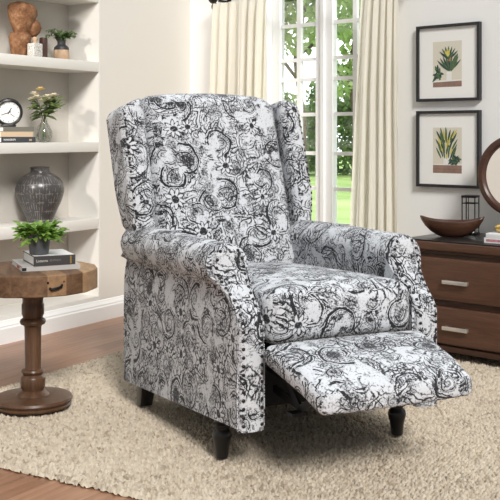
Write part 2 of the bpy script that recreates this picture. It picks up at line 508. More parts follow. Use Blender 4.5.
o = wall_with_hole(.001, 3.2, WA, WB, 2.5, 2.2, .14).build('wall_right', 'wall_grey', smooth=False); tag(o, kind='structure')

# baseboards
def baseboard(fn, t0, t1, name):
    prof = [(0.0015, FZ), (.020, FZ), (.020, .045), (.016, .052), (.016, .058), (.009, .070), (.006, .078), (0.0015, .08)]
    mb = MB(); n = len(prof)
    V = [fn(t, s, z) for t in (t0, t1) for s, z in prof]
    F = [(i, (i + 1) % n, n + (i + 1) % n, n + i) for i in range(n)] + [tuple(range(n)), tuple(reversed(range(n, 2 * n)))]
    mb.add(V, F); return tag(mb.build(name, 'trim', smooth=False), kind='structure')
baseboard(lw, -2.5, 1.40, 'baseboard_left')
baseboard(rw, WB + .05, 3.2, 'baseboard_right')

# ------------------------------------------------------------------ built-in bookcase
NT0, ND = -.98, .20
bk = empty('bookcase', tuple(lw(0, 0, 0)), LANG, 'white built-in bookcase recessed in the left wall, holding vases and books', 'bookcase')
# local: x along wall, y: -s (into wall is +y)
def lbox(mb, x0, x1, s0, s1, z0, z1): return mb.box(x0, x1, -s1, -s0, z0, z1)
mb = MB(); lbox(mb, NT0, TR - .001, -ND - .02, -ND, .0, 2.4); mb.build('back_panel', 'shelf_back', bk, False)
mb = MB(); lbox(mb, TR - .012, TR, -ND, -.0, .0, 2.4); mb.build('side_panel', 'shelf_white', bk, False)
mb = MB(); lbox(mb, NT0, NT0 + .02, -ND, -.0, .0, 2.4); mb.build('side_panel', 'shelf_white', bk, False)
SH = [(.042, .10, 'base_panel'), (.436, .488, 'shelf'), (.817, .865, 'shelf'), (1.213, 1.262, 'shelf'), (1.557, 1.607, 'shelf')]
for z0, z1, nm in SH:
    mb = MB(); lbox(mb, NT0 + .02, TR - .012, -ND + .0005, 0.0, z0 if nm == 'shelf' else FZ, z1); mb.build(nm, 'shelf_white', bk, True, bevel=.002)

# ------------------------------------------------------------------ french window, curtains
win = empty('window_1', tuple(rw(0, 0, 0)), RANG, kind='structure')
# local frame: x along RA; y = +90deg from RA; RN relation
ysgn = 1 if Vector((-RA.y, RA.x, 0)).dot(RN) > 0 else -1
def wbox(mb, x0, x1, s0, s1, z0, z1):
    a, b = sorted((ysgn * s0, ysgn * s1)); return mb.box(x0, x1, a, b, z0, z1)
ZR = [.45, .63, .807, 1.005, 1.184, 1.287, 1.466, 1.65, 1.83, 2.0]
xl0, xl1 = WA + .001, WB - .001
mb = MB(); wbox(mb, xl0, xl0 + .03, -.13, .015, .022, 2.199); wbox(mb, xl1 - .03, xl1, -.13, .015, .022, 2.199); wbox(mb, xl0 + .03, xl1 - .03, -.13, .015, 2.15, 2.199); wbox(mb, xl0 + .03, xl1 - .03, -.13, .015, .022, .05)
mb.build('window_frame', 'window_white', win, False)
def sash(xa, xb, gl, muntins, gr):
    mb = MB()
    wbox(mb, xa, gl, -.085, -.045, .055, 2.145); wbox(mb, gr, xb, -.085, -.045, .055, 2.145)
    wbox(mb, gl, gr, -.083, -.047, .055, .28); wbox(mb, gl, gr, -.083, -.047, 2.07, 2.145)
    fr = mb.build('sash', 'window_white', win, False)
    m2 = MB()
    for x0, x1 in muntins: wbox(m2, x0, x1, -.075, -.055, .28, 2.07)
    for z in ZR: wbox(m2, gl, gr, -.0745, -.0555, z - .009, z + .009)
    m2.build('muntin', 'window_white', fr, False)
    p = MB(); wbox(p, gl, gr, -.0655, -.0645, .28, 2.07); p.build('pane', 'pane', fr, False)
g = lambda px: rt(px, -.065)
sash(xl0 + .032, g(326) - .002, g(282), [(g(298), g(302))], g(318))
sash(g(326) + .002, xl1 - .032, g(334.5), [(g(354), g(358))], g(374) if g(374) < xl1 - .06 else xl1 - .07)
mb = MB(); wbox(mb, g(326) - .010, g(326) + .010, -.045, -.030, .055, 2.145); mb.build('meeting_stile', 'window_white', win, False)

def curtain(name, xt0, xt1, xb0, xb1, folds, label, ph, amp=1.0):
    nu, nv = folds * 14, 30; mb = MB(); V = []; F = []
    for side in (0, 1):
        for j in range(nv + 1):
            w = j / nv; z = 1.605 - w * (1.605 - .01)
            for i in range(nu + 1):
                u = i / nu; e = w ** .7
                x = (xt0 + (xt1 - xt0) * u) * (1 - e) + (xb0 + (xb1 - xb0) * u) * e
                A = (.012 + .012 * min(1, w * 3)) * amp
                fo = math.sin(2 * PI * folds * (u + .03 * math.sin(2 * PI * u + ph)) + ph) + .35 * math.sin(2 * PI * folds * 2.3 * u + ph * 2 + w)
                if w < .02: fo *= .6
                V.append(rw(x + .004 * math.sin(7 * w + i), .085 + A * fo * .85 - .0018 * side, z))
    N = (nu + 1) * (nv + 1); ix = lambda s, j, i: s * N + j * (nu + 1) + i
    for j in range(nv):
        for i in range(nu):
            for s in (0, 1): F.append((ix(s, j, i), ix(s, j, i + 1), ix(s, j + 1, i + 1), ix(s, j + 1, i)))
    for j in range(nv):
        for i in (0, nu): F.append((ix(0, j, i), ix(0, j + 1, i), ix(1, j + 1, i), ix(1, j, i)))
    for i in range(nu):
        for j in (0, nv): F.append((ix(0, j, i), ix(0, j, i + 1), ix(1, j, i + 1), ix(1, j, i)))
    return tag(mb.add(V, F).build(name, 'curtain', smooth=True, angle=80), label, 'curtain', 'curtains at the window')
c = lambda px: rt(px, .085)
curtain('curtain', c(214), c(266), c(212), c(266), 6, 'long cream linen curtain on the left of the window, behind the chair back', .4, 1.4)
curtain('curtain', c(363), c(398), c(348), c(400), 5, 'long cream linen curtain on the right of the window, next to the framed plant prints', 1.7)
rod = empty('curtain_rod', tuple(rw(0, 0, 0)), RANG, 'dark bronze curtain rod with ball finial above the cream curtains', 'curtain rod')
RZ = 1.632; rs = ysgn * .085
mb = MB(); mb.tube([(c(216), rs, RZ), (1.5, rs, RZ)], .010, 12); mb.build('pole', 'nail', rod)
for x, d in ((c(216), -1), (1.5, 1)):
    mb = MB(); mb.ball((x + d * .022, rs, RZ), .026, 14, 10); mb.lathe([(.012, -.004), (.015, 0), (.012, .004)], 12, (x + d * .0, rs, RZ)); mb.build('finial', 'nail', rod)
for x in (c(219), 1.46):
    mb = MB(); mb.box(x - .006, x + .006, min(ysgn * .002, rs), max(ysgn * .002, rs), RZ - .02, RZ - .008); mb.box(x - .012, x + .012, min(ysgn * .002, ysgn * .01), max(ysgn * .002, ysgn * .01), RZ - .05, RZ + .03)
    mb.build('bracket', 'nail', rod)
mb = MB(); tor = [(c(213) + .017 * math.cos(2 * PI * k / 16), rs + .012, RZ - .040 + .017 * math.sin(2 * PI * k / 16)) for k in range(17)]
mb.tube(tor, .0055, 8, False); mb.build('hanging_ring', 'nail', rod)

# ------------------------------------------------------------------ framed prints
def picture(zc, label, art):
    s = 1.507; w, h = .325, .345
    e = empty('framed_print', tuple(rw(s + w / 2, .002, zc)), RANG, label, 'picture', 'framed plant prints')
    yo = lambda a, b: tuple(sorted((ysgn * a, ysgn * b)))
    mb = MB(); b = .013
    y0, y1 = yo(0, .022)
    # one ring
    ring = [(-w / 2, -h / 2), (w / 2, -h / 2), (w / 2, h / 2), (-w / 2, h / 2)]; inn = [(x - math.copysign(b, x), z - math.copysign(b, z)) for x, z in ring]
    V = [(x, y, z) for y in (y0, y1) for r in (ring, inn) for x, z in r]; F = []
    for i in range(4):
        j = (i + 1) % 4
        F += [(i, j, 4 + j, 4 + i), (8 + i, 8 + j, 12 + j, 12 + i), (i, j, 8 + j, 8 + i), (4 + i, 4 + j, 12 + j, 12 + i)]
    mb.add(V, F).build('frame', 'frame_black', e, False)
    a, c2 = yo(.001, .012); mb = MB(); mb.box(-w / 2 + b, w / 2 - b, a, c2, -h / 2 + b, h / 2 - b); mb.build('mat_board', 'mat_board', e, False)
    # print
    pw, ph = .148, .205
    mb = MB(); px, pz = -.004, -.006; order = []
    yl = [.0122]
    def poly(pts, mat):
        mb.mat = mat; yl[0] += .00004; y = ysgn * yl[0]
        mb.add([(px + x, y, pz + z) for x, z in pts], [tuple(range(len(pts)))])
    poly([(-pw / 2, -ph / 2), (pw / 2, -ph / 2), (pw / 2, ph / 2), (-pw / 2, ph / 2)], 0)
    art(poly, pw, ph)
    mb.build('print', ['print_bg', 'print_table', 'print_leaf', 'print_leaf_dark', 'print_white', 'print_yellow', 'print_red', 'print_line'], e, False)
def pl(poly, x, z, ang, L, W, mat, bend=.0):
    n = 7; l = []; r = []
    for i in range(n):
        t = i / (n - 1); a = ang + bend * t; wd = W / 2 * math.sin(PI * min(1, .12 + .88 * t)) ** .8 if t < 1 else 0
        cx = x + L * t * math.cos(ang + bend * t / 2); cz = z + L * t * math.sin(ang + bend * t / 2)
        l.append((cx - wd * math.sin(a), cz + wd * math.cos(a))); r.append((cx + wd * math.sin(a), cz - wd * math.cos(a)))
    poly(l + r[::-1][1:], mat)
def monstera(poly, x, z, rr, k0):
    q = random.Random(k0)
    for k in range(13):
        a = q.uniform(0, 2 * PI); pl(poly, x + q.uniform(-.3, .3) * rr, z + q.uniform(-.3, .3) * rr, a, rr * q.uniform(.6, .95), rr * .28, 3 if k % 3 else 2)
def art1(poly, w, h):
    poly([(-w / 2, -h / 2), (w / 2, -h / 2), (w / 2, -h / 2 + .026), (-w / 2, -h / 2 + .022)], 1)
    poly([(-w / 2, -h / 2 + .022), (w / 2, -h / 2 + .026), (w / 2, -h / 2 + .032), (-w / 2, -h / 2 + .028)], 4)
    monstera(poly, -.042, -.042, .040, 3)
    q = random.Random(5); cx = .010
    poly([(cx - .014, -.078), (cx + .013, -.078), (cx + .014, -.035), (cx - .013, -.035)], 4)
    for k in range(9):
        a = R(90 + (k - 4) * 15); b = R(-5 * (k - 4)) * -1
        pl(poly, cx, -.030, a, .074 + .006 * q.random(), .0105, 2 if k % 2 else 3, -b * .9)
    for k in range(7):
        a = R(90 + (k - 3) * 19); pl(poly, cx - .002, .022, a, .060, .0095, 2 if k % 2 else 3, R((3 - k) * 3))
    for k in range(3): pl(poly, cx - .004, .034, R(80 + k * 22), .035, .010, 5)
    pl(poly, cx, .012, R(60), .022, .007, 6)
    pl(poly, cx + .008, -.030, R(55), .085, .022, 2, R(20))
def art2(poly, w, h):
    poly([(-w / 2, -h / 2), (w / 2, -h / 2), (w / 2, -h / 2 + .036), (-w / 2, -h / 2 + .036)], 1)
    poly([(-w / 2, -h / 2 + .036), (w / 2, -h / 2 + .036), (w / 2, -h / 2 + .041), (-w / 2, -h / 2 + .041)], 4)
    poly([(-w / 2, -h / 2 + .018), (w / 2, -h / 2 + .018), (w / 2, -h / 2 + .019), (-w / 2, -h / 2 + .019)], 7)
    q = random.Random(11); cx = -.003
    poly([(cx - .016, -.062), (cx + .012, -.062), (cx + .013, -.036), (cx - .017, -.036)], 4)
    for row in range(5):
        for k in range(7):
            x = cx + (k - 3) * .0095; z = -.035 + row * .0215 + q.uniform(-.006, .006)
            pl(poly, x, z, R(90 - (k - 3) * 9 + q.uniform(-8, 8)), .058 - .002 * row, .0085, (2, 3, 2, 5)[(k + row * 2 + (row > 2)) % 4])
    monstera(poly, .040, -.045, .036, 9); monstera(poly, .052, -.040, .026, 10)
M['frame_black'] = plain('black_picture_frame', (.016, .016, .019), .4)
M['mat_board'] = plain('mat_board', (.86, .845, .81), .8)
M['print_bg'] = plain('print_background', (.68, .64, .53), .8)
M['print_table'] = plain('print_table', (.27, .17, .13), .8, var=.15, vscale=40)
M['print_leaf'] = plain('print_leaf', (.085, .14, .065), .8, var=.3, vscale=90)
M['print_leaf_dark'] = plain('print_leaf_dark', (.03, .07, .055), .8, var=.3, vscale=90)
M['print_white'] = plain('print_pot', (.80, .79, .75), .8)
M['print_yellow'] = plain('print_yellow', (.60, .52, .12), .8, var=.2, vscale=90)
M['print_red'] = plain('print_red', (.45, .18, .10), .8)
M['print_line'] = plain('print_line', (.14, .08, .06), .8)
picture(1.2245, 'upper black framed print of a tall dracaena in a white pot, nearest the ceiling', art1)
picture(.837, 'lower black framed print of a yellow green snake plant, above the wooden bowl', art2)

# ------------------------------------------------------------------ dresser and what stands on it
DP = Vector((.904, 3.93, 0)); DA = RA; DN = RN     # front line point, along (right), towards room
s_left = -.354; s_right = .62; DW = s_right - s_left; DD = .40
dr = empty('dresser', tuple(DP + DA * s_left), RANG, 'dark walnut two-drawer dresser with black top beside the armchair', 'dresser')
def dbox(mb, x0, x1, s0, s1, z0, z1):   # s: + toward room
    a, b = sorted((ysgn * s0, ysgn * s1)); return mb.box(x0, x1, a, b, z0, z1)
def dpt(px, depth, z):
    k = (px - 250) / FPX; p = DP - DN * depth; t = -(p.x - k * p.y) / (DA.x - k * DA.y); q = p + DA * t; return Vector((q.x, q.y, z))
mb = MB(); dbox(mb, .012, DW - .012, -DD + .01, -.014, .045, .418); mb.build('body', 'walnut_dark', dr, True, .003)
mb = MB(); dbox(mb, .010, DW - .010, -DD + .008, -.004, .024, .048); mb.build('plinth', 'walnut_dark', dr, True, .004)
for x in (.05, DW - .05):
    for s in (-.04, -DD + .05):
        mb = MB(); dbox(mb, x - .025, x + .025, s - .025, s + .025, .0015 if s > -.2 else .0015, .024); mb.build('foot', 'walnut_dark', dr, True, .002)
mb = MB(); dbox(mb, .006, DW - .006, -DD + .004, -.002, .418, .430); mb.build('moulding', 'walnut_dark', dr, True, .003)
mb = MB(); dbox(mb, 0, DW, -DD, .008, .430, .466); mb.build('cornice', 'walnut', dr, True, .006, seg=3)
mb = MB(); dbox(mb, .003, DW - .003, -DD + .002, .004, .466, .472); mb.build('top', 'dresser_top', dr, True, .002)
for z0, z1 in ((.232, .402), (.056, .206)):
    d = MB(); dbox(d, .035, DW - .035, -.0138, .004, z0, z1); d = d.build('drawer', 'walnut', dr, True, .006, seg=3)
    for px in (457.5,):
        hx = (dpt(px, 0, 0) - DP).dot(DA) - s_left
        for x in (hx, DW - hx):
            h = MB(); zc = z0 + (z1 - z0) * .46; dbox(h, x - .058, x + .058, .018, .027, zc - .008, zc + .008)
            h.build('handle', 'nickel', d, True, .003)
            for xx in (-.046, .046):
                p = MB(); dbox(p, x + xx - .006, x + xx + .006, .0042, .0178, zc - .006, zc + .006); p.build('handle_post', 'nickel', d, False)
TZ = .4725
# wooden bowl
def dring(px, depth): return dpt(px, depth, TZ)
b0 = dpt(452, .17, TZ)
bw = MB(); nU = 40; prof = [(.0, .0), (.42, .0), (.50, .003), (.68, .014), (.84, .030), (.95, .048), (1.0, .062), (.985, .066), (.95, .064), (.86, .046), (.7, .028), (.4, .014), (0, .011)]
V = []; F = []
for i, (r, z) in enumerate(prof):
    for k in range(nU):
        a = 2 * PI * k / nU; lift = .022 * abs(math.cos(a)) ** 3 * r * r * (1 if r > .4 else 0)
        V.append((.134 * r * math.cos(a), .066 * r * math.sin(a), z + lift))
for i in range(len(prof) - 1):
    for k in range(nU): F.append((i * nU + k, i * nU + (k + 1) % nU, (i + 1) * nU + (k + 1) % nU, (i + 1) * nU + k))
o = bw.add(V, F).build('wooden_bowl', 'bowl'); o.location = b0; o.rotation_euler = (0, 0, RANG + R(28))
tag(o, 'long dark wooden bowl on the dresser top in front of the wire lantern', 'bowl')
# lantern
l0 = dpt(470.5, .31, TZ)
la = empty('lantern', tuple(l0), RANG + R(12), 'black wire lantern on the dresser behind the wooden bowl', 'lantern')
w, hh = .028, .168
def square(z, w, r):
    m = MB()
    for a, b in (((-w, -w), (w, -w)), ((w, -w), (w, w)), ((w, w), (-w, w)), ((-w, w), (-w, -w))): m.tube([(*a, z), (*b, z)], r, 6)
    return m
for x in (-w, w):
    for y in (-w, w):
        m = MB(); m.tube([(x, y, .006), (x, y, hh)], .0026, 6); m.build('post', 'black_metal', la)
m = MB(); m.box(-w - .004, w + .004, -w - .004, w + .004, hh - .010, hh); m.build('top_frame', 'black_metal', la, True, .002)
m = square(hh - .034, w, .0022); m.build('rail', 'black_metal', la)
m = MB(); m.box(-w - .004, w + .004, -w - .004, w + .004, 0, .008); m.build('base', 'black_metal', la, True, .002)
m = MB(); m.tube([(0, -w, .006), (0, -w, hh - .01)], .0018, 6); m.build('bar', 'black_metal', la)
m = MB(); m.lathe([(.0, .008), (.016, .008), (.016, .05), (.0, .052)], 20); m.build('candle', 'white_cover', la)
# round mirror on its stand
mz = .9 - .041 * dpt(515, .295, 0).y; mr = .0417 * dpt(515, .295, 0).y
m0 = dpt(515, .295, TZ)
mi = empty('table_mirror', tuple(m0), RANG, 'round mirror with a dark wooden rim on the dresser at the right edge', 'mirror')
V = []; F = []; nR = 64; sec = [(-.017, -.010), (-.017, .006), (-.010, .013), (.004, .014), (.014, .008), (.017, -.004), (.014, -.010)]
for k in range(nR):
    a = 2 * PI * k / nR
    for dr_, dy in sec: V.append(((mr - .017 + dr_) * math.cos(a), ysgn * dy, mz - TZ + (mr - .017 + dr_) * math.sin(a)))
ns = len(sec)
for k in range(nR):
    for i in range(ns): F.append((k * ns + i, k * ns + (i + 1) % ns, ((k + 1) % nR) * ns + (i + 1) % ns, ((k + 1) % nR) * ns + i))
MB().add(V, F).build('rim', 'mirror_wood', mi)
V = [(0 + (mr - .030) * math.cos(2 * PI * k / 64), ysgn * y, mz - TZ + (mr - .030) * math.sin(2 * PI * k / 64)) for y in (-.009, -.003) for k in range(64)]
MB().add(V, [tuple(range(64)), tuple(range(64, 128))] + [(k, (k + 1) % 64, 64 + (k + 1) % 64, 64 + k) for k in range(64)]).build('glass', 'mirror', mi, False)
zb = mz - TZ - mr
m = MB(); m.lathe([(.075, 0), (.078, .006), (.074, .012), (.03, .018), (.014, .026), (.012, zb - .012), (.022, zb - .004), (.022, zb + .003)], 32); m.build('stand', 'mirror_wood', mi)
# books at the right and the brass ornament
def book(name, loc, rz, L, D, Hh, cover, label, cat='book', group=None, pages='paper', ttl=None, tmat=None, tsize=.02, toff=.02, cov_t=.0025):
    e = empty(name, loc, rz, label, cat, group)
    m = MB()   # a U-shaped cover: bottom, spine at -y, top
    m.box(0, L, 0, D, 0, cov_t); c1 = None
    pr = [(0, 0), (0, Hh), (D, Hh), (D, Hh - cov_t), (cov_t, Hh - cov_t), (cov_t, cov_t), (D, cov_t), (D, 0)]
    m = MB(); V = [(x, y, z) for x in (0, L) for y, z in pr]; n = len(pr)
    m.add(V, [(i, (i + 1) % n, n + (i + 1) % n, n + i) for i in range(n)] + [(0, 1, 4, 5), (1, 2, 3, 4), (0, 5, 6, 7), (8, 13, 12, 9), (9, 12, 11, 10), (8, 15, 14, 13)])
    m.build('cover', cover, e, False)
    m = MB(); m.box(.003, L - .003, cov_t, D - .004, cov_t, Hh - cov_t); m.build('pages', pages, e, False)
    if ttl:
        text(ttl, tsize, tmat, e, (toff, -.0006, Hh / 2), (PI / 2, 0, 0))
    return e
M['pink_cover'] = plain('rose_cover', (.55, .22, .26), .5, var=.5, vscale=60)
bl = dpt(484, .05, TZ)
book('book', tuple(bl), RANG, .20, .13, .020, 'white_cover', 'white book with a rose spine band on the dresser under the white box')
m = MB(); m.box(.010, .19, -.0010, -.0002, .006, .015); m.build('spine_band', 'pink_cover', bpy.data.objects['book'], False)
m = MB(); m.box(.004, .18, .004, .115, .0205, .038); o = m.build('white_box', 'white_cover', smooth=True, bevel=.003); o.location = bl; o.rotation_euler = (0, 0, RANG)
tag(o, 'low white box on top of the rose-banded book on the dresser', 'box')
m = MB(); m.ball((0, 0, .019), (.034, .03, .0185), 24, 14); m.lathe([(.0, .0), (.018, .0), (.02, .004), (.012, .006)], 20)
o = m.build('brass_ornament', 'gold'); gp = bl + DA * .052 - DN * .06; o.location = (gp.x, gp.y, TZ + .0385); tag(o, 'rounded brass ornament resting on the white box near the mirror', 'ornament')

# ------------------------------------------------------------------ rug
def make_rug():
    A = Vector((-1.181, 2.977, 0)) + Vector((.505, .863, 0)) * .06 - Vector((.863, -.505, 0)) * .075; e1 = Vector((.505, .863, 0)); ang = math.atan2(.863, .505)
    L1, L2, st, tf = 2.0, 2.17, .0034, .0112
    nx, ny = int(L1 / st), int(L2 / st)
    x, y = np.meshgrid(np.arange(nx + 1) * st, -np.arange(ny + 1) * st, indexing='ij')
    rg = np.random.default_rng(3); JN = 640
    jx = rg.random((JN, JN)); jy = rg.random((JN, JN)); jh = rg.random((JN, JN)); jr = rg.random((JN, JN)); jt = rg.random((JN, JN))
    xi = np.floor(x / tf).astype(int); yi = np.floor(-y / tf).astype(int); h = np.zeros_like(x); best = np.full(x.shape, 9.0); tone = np.zeros_like(x)
    for a in (-2, -1, 0, 1):
        for b in (-1, 0, 1):
            I, J = (xi + a) % JN, (yi + b) % JN
            ox = .5 * ((yi + b) % 2); cx = (xi + a + ox + .30 + .4 * jx[I, J]) * tf; cy = -(yi + b + .28 + .44 * jy[I, J]) * tf
            r = tf * (.47 + .12 * jr[I, J]); q = ((x - cx) ** 2 + (y - cy) ** 2) / (r * r)
            tone = np.where(q < best, jt[I, J], tone); best = np.minimum(best, q)
            h = np.maximum(h, np.sqrt(np.clip(1 - q, 0, 1)) * (.0120 + .0075 * jh[I, J]))
    # ragged edge
    wob = lambda t: .006 * np.sin(t * 61) + .004 * np.sin(t * 143 + 1)
    d = np.minimum(np.minimum(x, L1 - x), np.minimum(-y, L2 + y)); edge = np.clip(d / .012, 0, 1)
    z = FZ + .0012 + h * (.35 + .65 * np.sqrt(edge))
    bx = np.where(edge < 1, (jx[xi % JN, yi % JN] - .5) * .012, 0); by = np.where(edge < 1, (jy[xi % JN, yi % JN] - .5) * .012, 0)
    P = np.stack([x + bx, y + by, z], -1).reshape(-1, 3)
    i, j = np.meshgrid(np.arange(nx), np.arange(ny), indexing='ij'); a = (i * (ny + 1) + j).ravel()
    Q = np.stack([a, a + 1, a + ny + 2, a + ny + 1], -1)[:, ::-1]
    me = bpy.data.meshes.new('rug'); me.vertices.add(len(P)); me.vertices.foreach_set('co', P.ravel())
    me.loops.add(Q.size); me.loops.foreach_set('vertex_index', Q.ravel().astype(np.int32)); me.polygons.add(len(Q))
    me.polygons.foreach_set('loop_start', np.arange(0, Q.size, 4, dtype=np.int32)); me.update(calc_edges=True); me.validate()
    ta = me.attributes.new('loop_tone', 'FLOAT', 'POINT'); ta.data.foreach_set('value', tone.ravel().astype(np.float32))
    me.materials.append(M['rug']); me.polygons.foreach_set('use_smooth', np.ones(len(Q), bool))
    o = bpy.data.objects.new('rug', me); COL.objects.link(o); o.location = A; o.rotation_euler = (0, 0, ang)
    tag(o, 'cream and beige looped wool rug under the armchair and side table', 'rug')
make_rug()

# ------------------------------------------------------------------ the armchair
YAW = R(26)
ch = empty('recliner_armchair', (.065, 3.159, 0), YAW, 'wingback recliner armchair in black and white floral print with its footrest raised', 'armchair')
lerp = lambda a, b, t: a + (b - a) * t
def V3(u, v, z): return Vector((u, -v, z))
def smooth(t): t = max(0, min(1, t)); return t * t * (3 - 2 * t)
# seat cushion
def f_seat(p):
    x, y, z = p; v = -y
    tv = (v + .365) / .73
    w = 1 - (x / .232) ** 2; fz = (z + .08) / .16
    zz = lerp(.33, .452 + .030 * tv, fz) + .026 * fz * w * (1 - (2 * tv - 1) ** 4 * .8)
    vv = .085 + v + (.020 * w * (1 - (2 * fz - 1) ** 2) if v > .2 else 0)
    return V3(x, vv, zz)
rbox(.232, .365, .08, .045, (16, 18, 5), 5, f_seat).build('seat_cushion', 'fabric', ch, uvoff=(.31, .17), angle=80)
# backrest cushion
def bfront(z): return -.262 - .335 * (z - .44)
def f_back(p):
    x, y, z = p; v = -y; tz = (z + .31) / .62
    zz = lerp(.42, 1.038, tz); s = x / .255
    zz += tz ** 6 * (.012 * (1 - s * s) - .012 * abs(s) ** 6)
    bulge = .030 * (1 - abs(s) ** 2.6) * (1 - abs(2 * tz - 1) ** 4) if v > 0 else 0
    vv = bfront(zz) - .065 + v + bulge
    return V3(x, vv, zz)
rbox(.256, .065, .31, .045, (20, 4, 26), 4, f_back).build('backrest_cushion', 'fabric', ch, uvoff=(.0, .0), angle=80)
# reclined outer shell behind cushion and wings
def shell_rear(z): return -.46 - .40 * (z - .626)
def f_shell(p):
    x, y, z = p; tz = (z + .3) / .6; zz = lerp(.40, 1.015, tz); s = x / .335
    top = 1 - .05 * abs(s) ** 2.5 * smooth((tz - .8) / .2)
    fr = bfront(zz) - .075; re = shell_rear(zz)
    t = (-y + .06) / .12
    zz2 = zz * 1 - .030 * abs(s) ** 3 * smooth((tz - .7) / .3) - .02 * (1 - t) * smooth((tz - .8) / .2)
    return V3(x, lerp(re, fr, t), zz2)
rbox(.335, .06, .30, .03, (16, 4, 20), 4, f_shell).build('back_shell', 'fabric', ch, uvoff=(.45, .33), angle=70)
# wings
def wing_front(z): return -.280 - .335 * (z - .605)
NAIL = {}
def nail_mesh():
    m = MB(); prof = [(.0050, 0), (.0046, .0016), (.0032, .0030), (.0, .0037)]
    m.lathe(prof, 10); me = m.mesh('nail'); me.materials.append(M['nail']); me.polygons.foreach_set('use_smooth', [True] * len(me.polygons)); return me
NM = nail_mesh()
def nails(pts, normals, parent):
    from mathutils.bvhtree import BVHTree
    me = parent.data; bv = BVHTree.FromPolygons([v.co for v in me.vertices], [tuple(p.vertices) for p in me.polygons])
    for p, n in zip(pts, normals):
        hit = bv.ray_cast(Vector((p[0], p[1] - .3, p[2])), Vector((0, 1, 0)))   # seat each nail on the cloth
        if hit[0] is None: continue
        p = hit[0]; n = hit[1] if hit[1].y < 0 else -hit[1]
        o = bpy.data.objects.new('nail', NM); COL.objects.link(o); o.parent = parent; o.location = p
        o.rotation_euler = Vector(n).to_track_quat('Z', 'Y').to_euler()
def wing(sg):
    ow = .356 if sg < 0 else .342
    iw = .2635
    def outer_w(tz, t): return lerp(iw, ow, t)
    def f(p):
        x, y, z = p; t = (x + .05) / .10; tz = (z + .22) / .44; ty = (-y + .12) / .24
        zz = lerp(.575, 1.032, tz)
        top = smooth((tz - .75) / .25)
        zz -= top * (.040 * t ** 1.5 + .025 * (1 - ty))
        if sg > 0: zz += top * .018 * t
        nar = smooth((.30 - tz) / .30)            # lower end draws in to the arm
        fr = wing_front(zz) - .035 * t * 0 - .02 * nar; re = shell_rear(zz) + .004
        fr -= .018 * (2 * t - 1) ** 2
        w = lerp(iw, ow, t) - .012 * nar * t
        return V3(sg * w, lerp(re, fr, ty), zz)
    o = rbox(.05, .12, .22, .026, (6, 10, 22), 4, f).build('wing', 'fabric', ch, uvoff=(.9 if sg < 0 else 1.4, .2), angle=80)
    P = []; N = []
    for k in range(17):
        z = .630 + k * .0215; tz = (z - .575) / .457
        v = wing_front(z) - .0095 - .02 * smooth((.30 - tz) / .30); w = (ow if sg < 0 else ow) - .014 - .010 * smooth((.30 - tz) / .3)
        P.append(V3(sg * w, v - .0055, z - .002)); N.append(V3(sg * .45, .88, .25))
    nails(P, N, o)
wing(-1); wing(1)
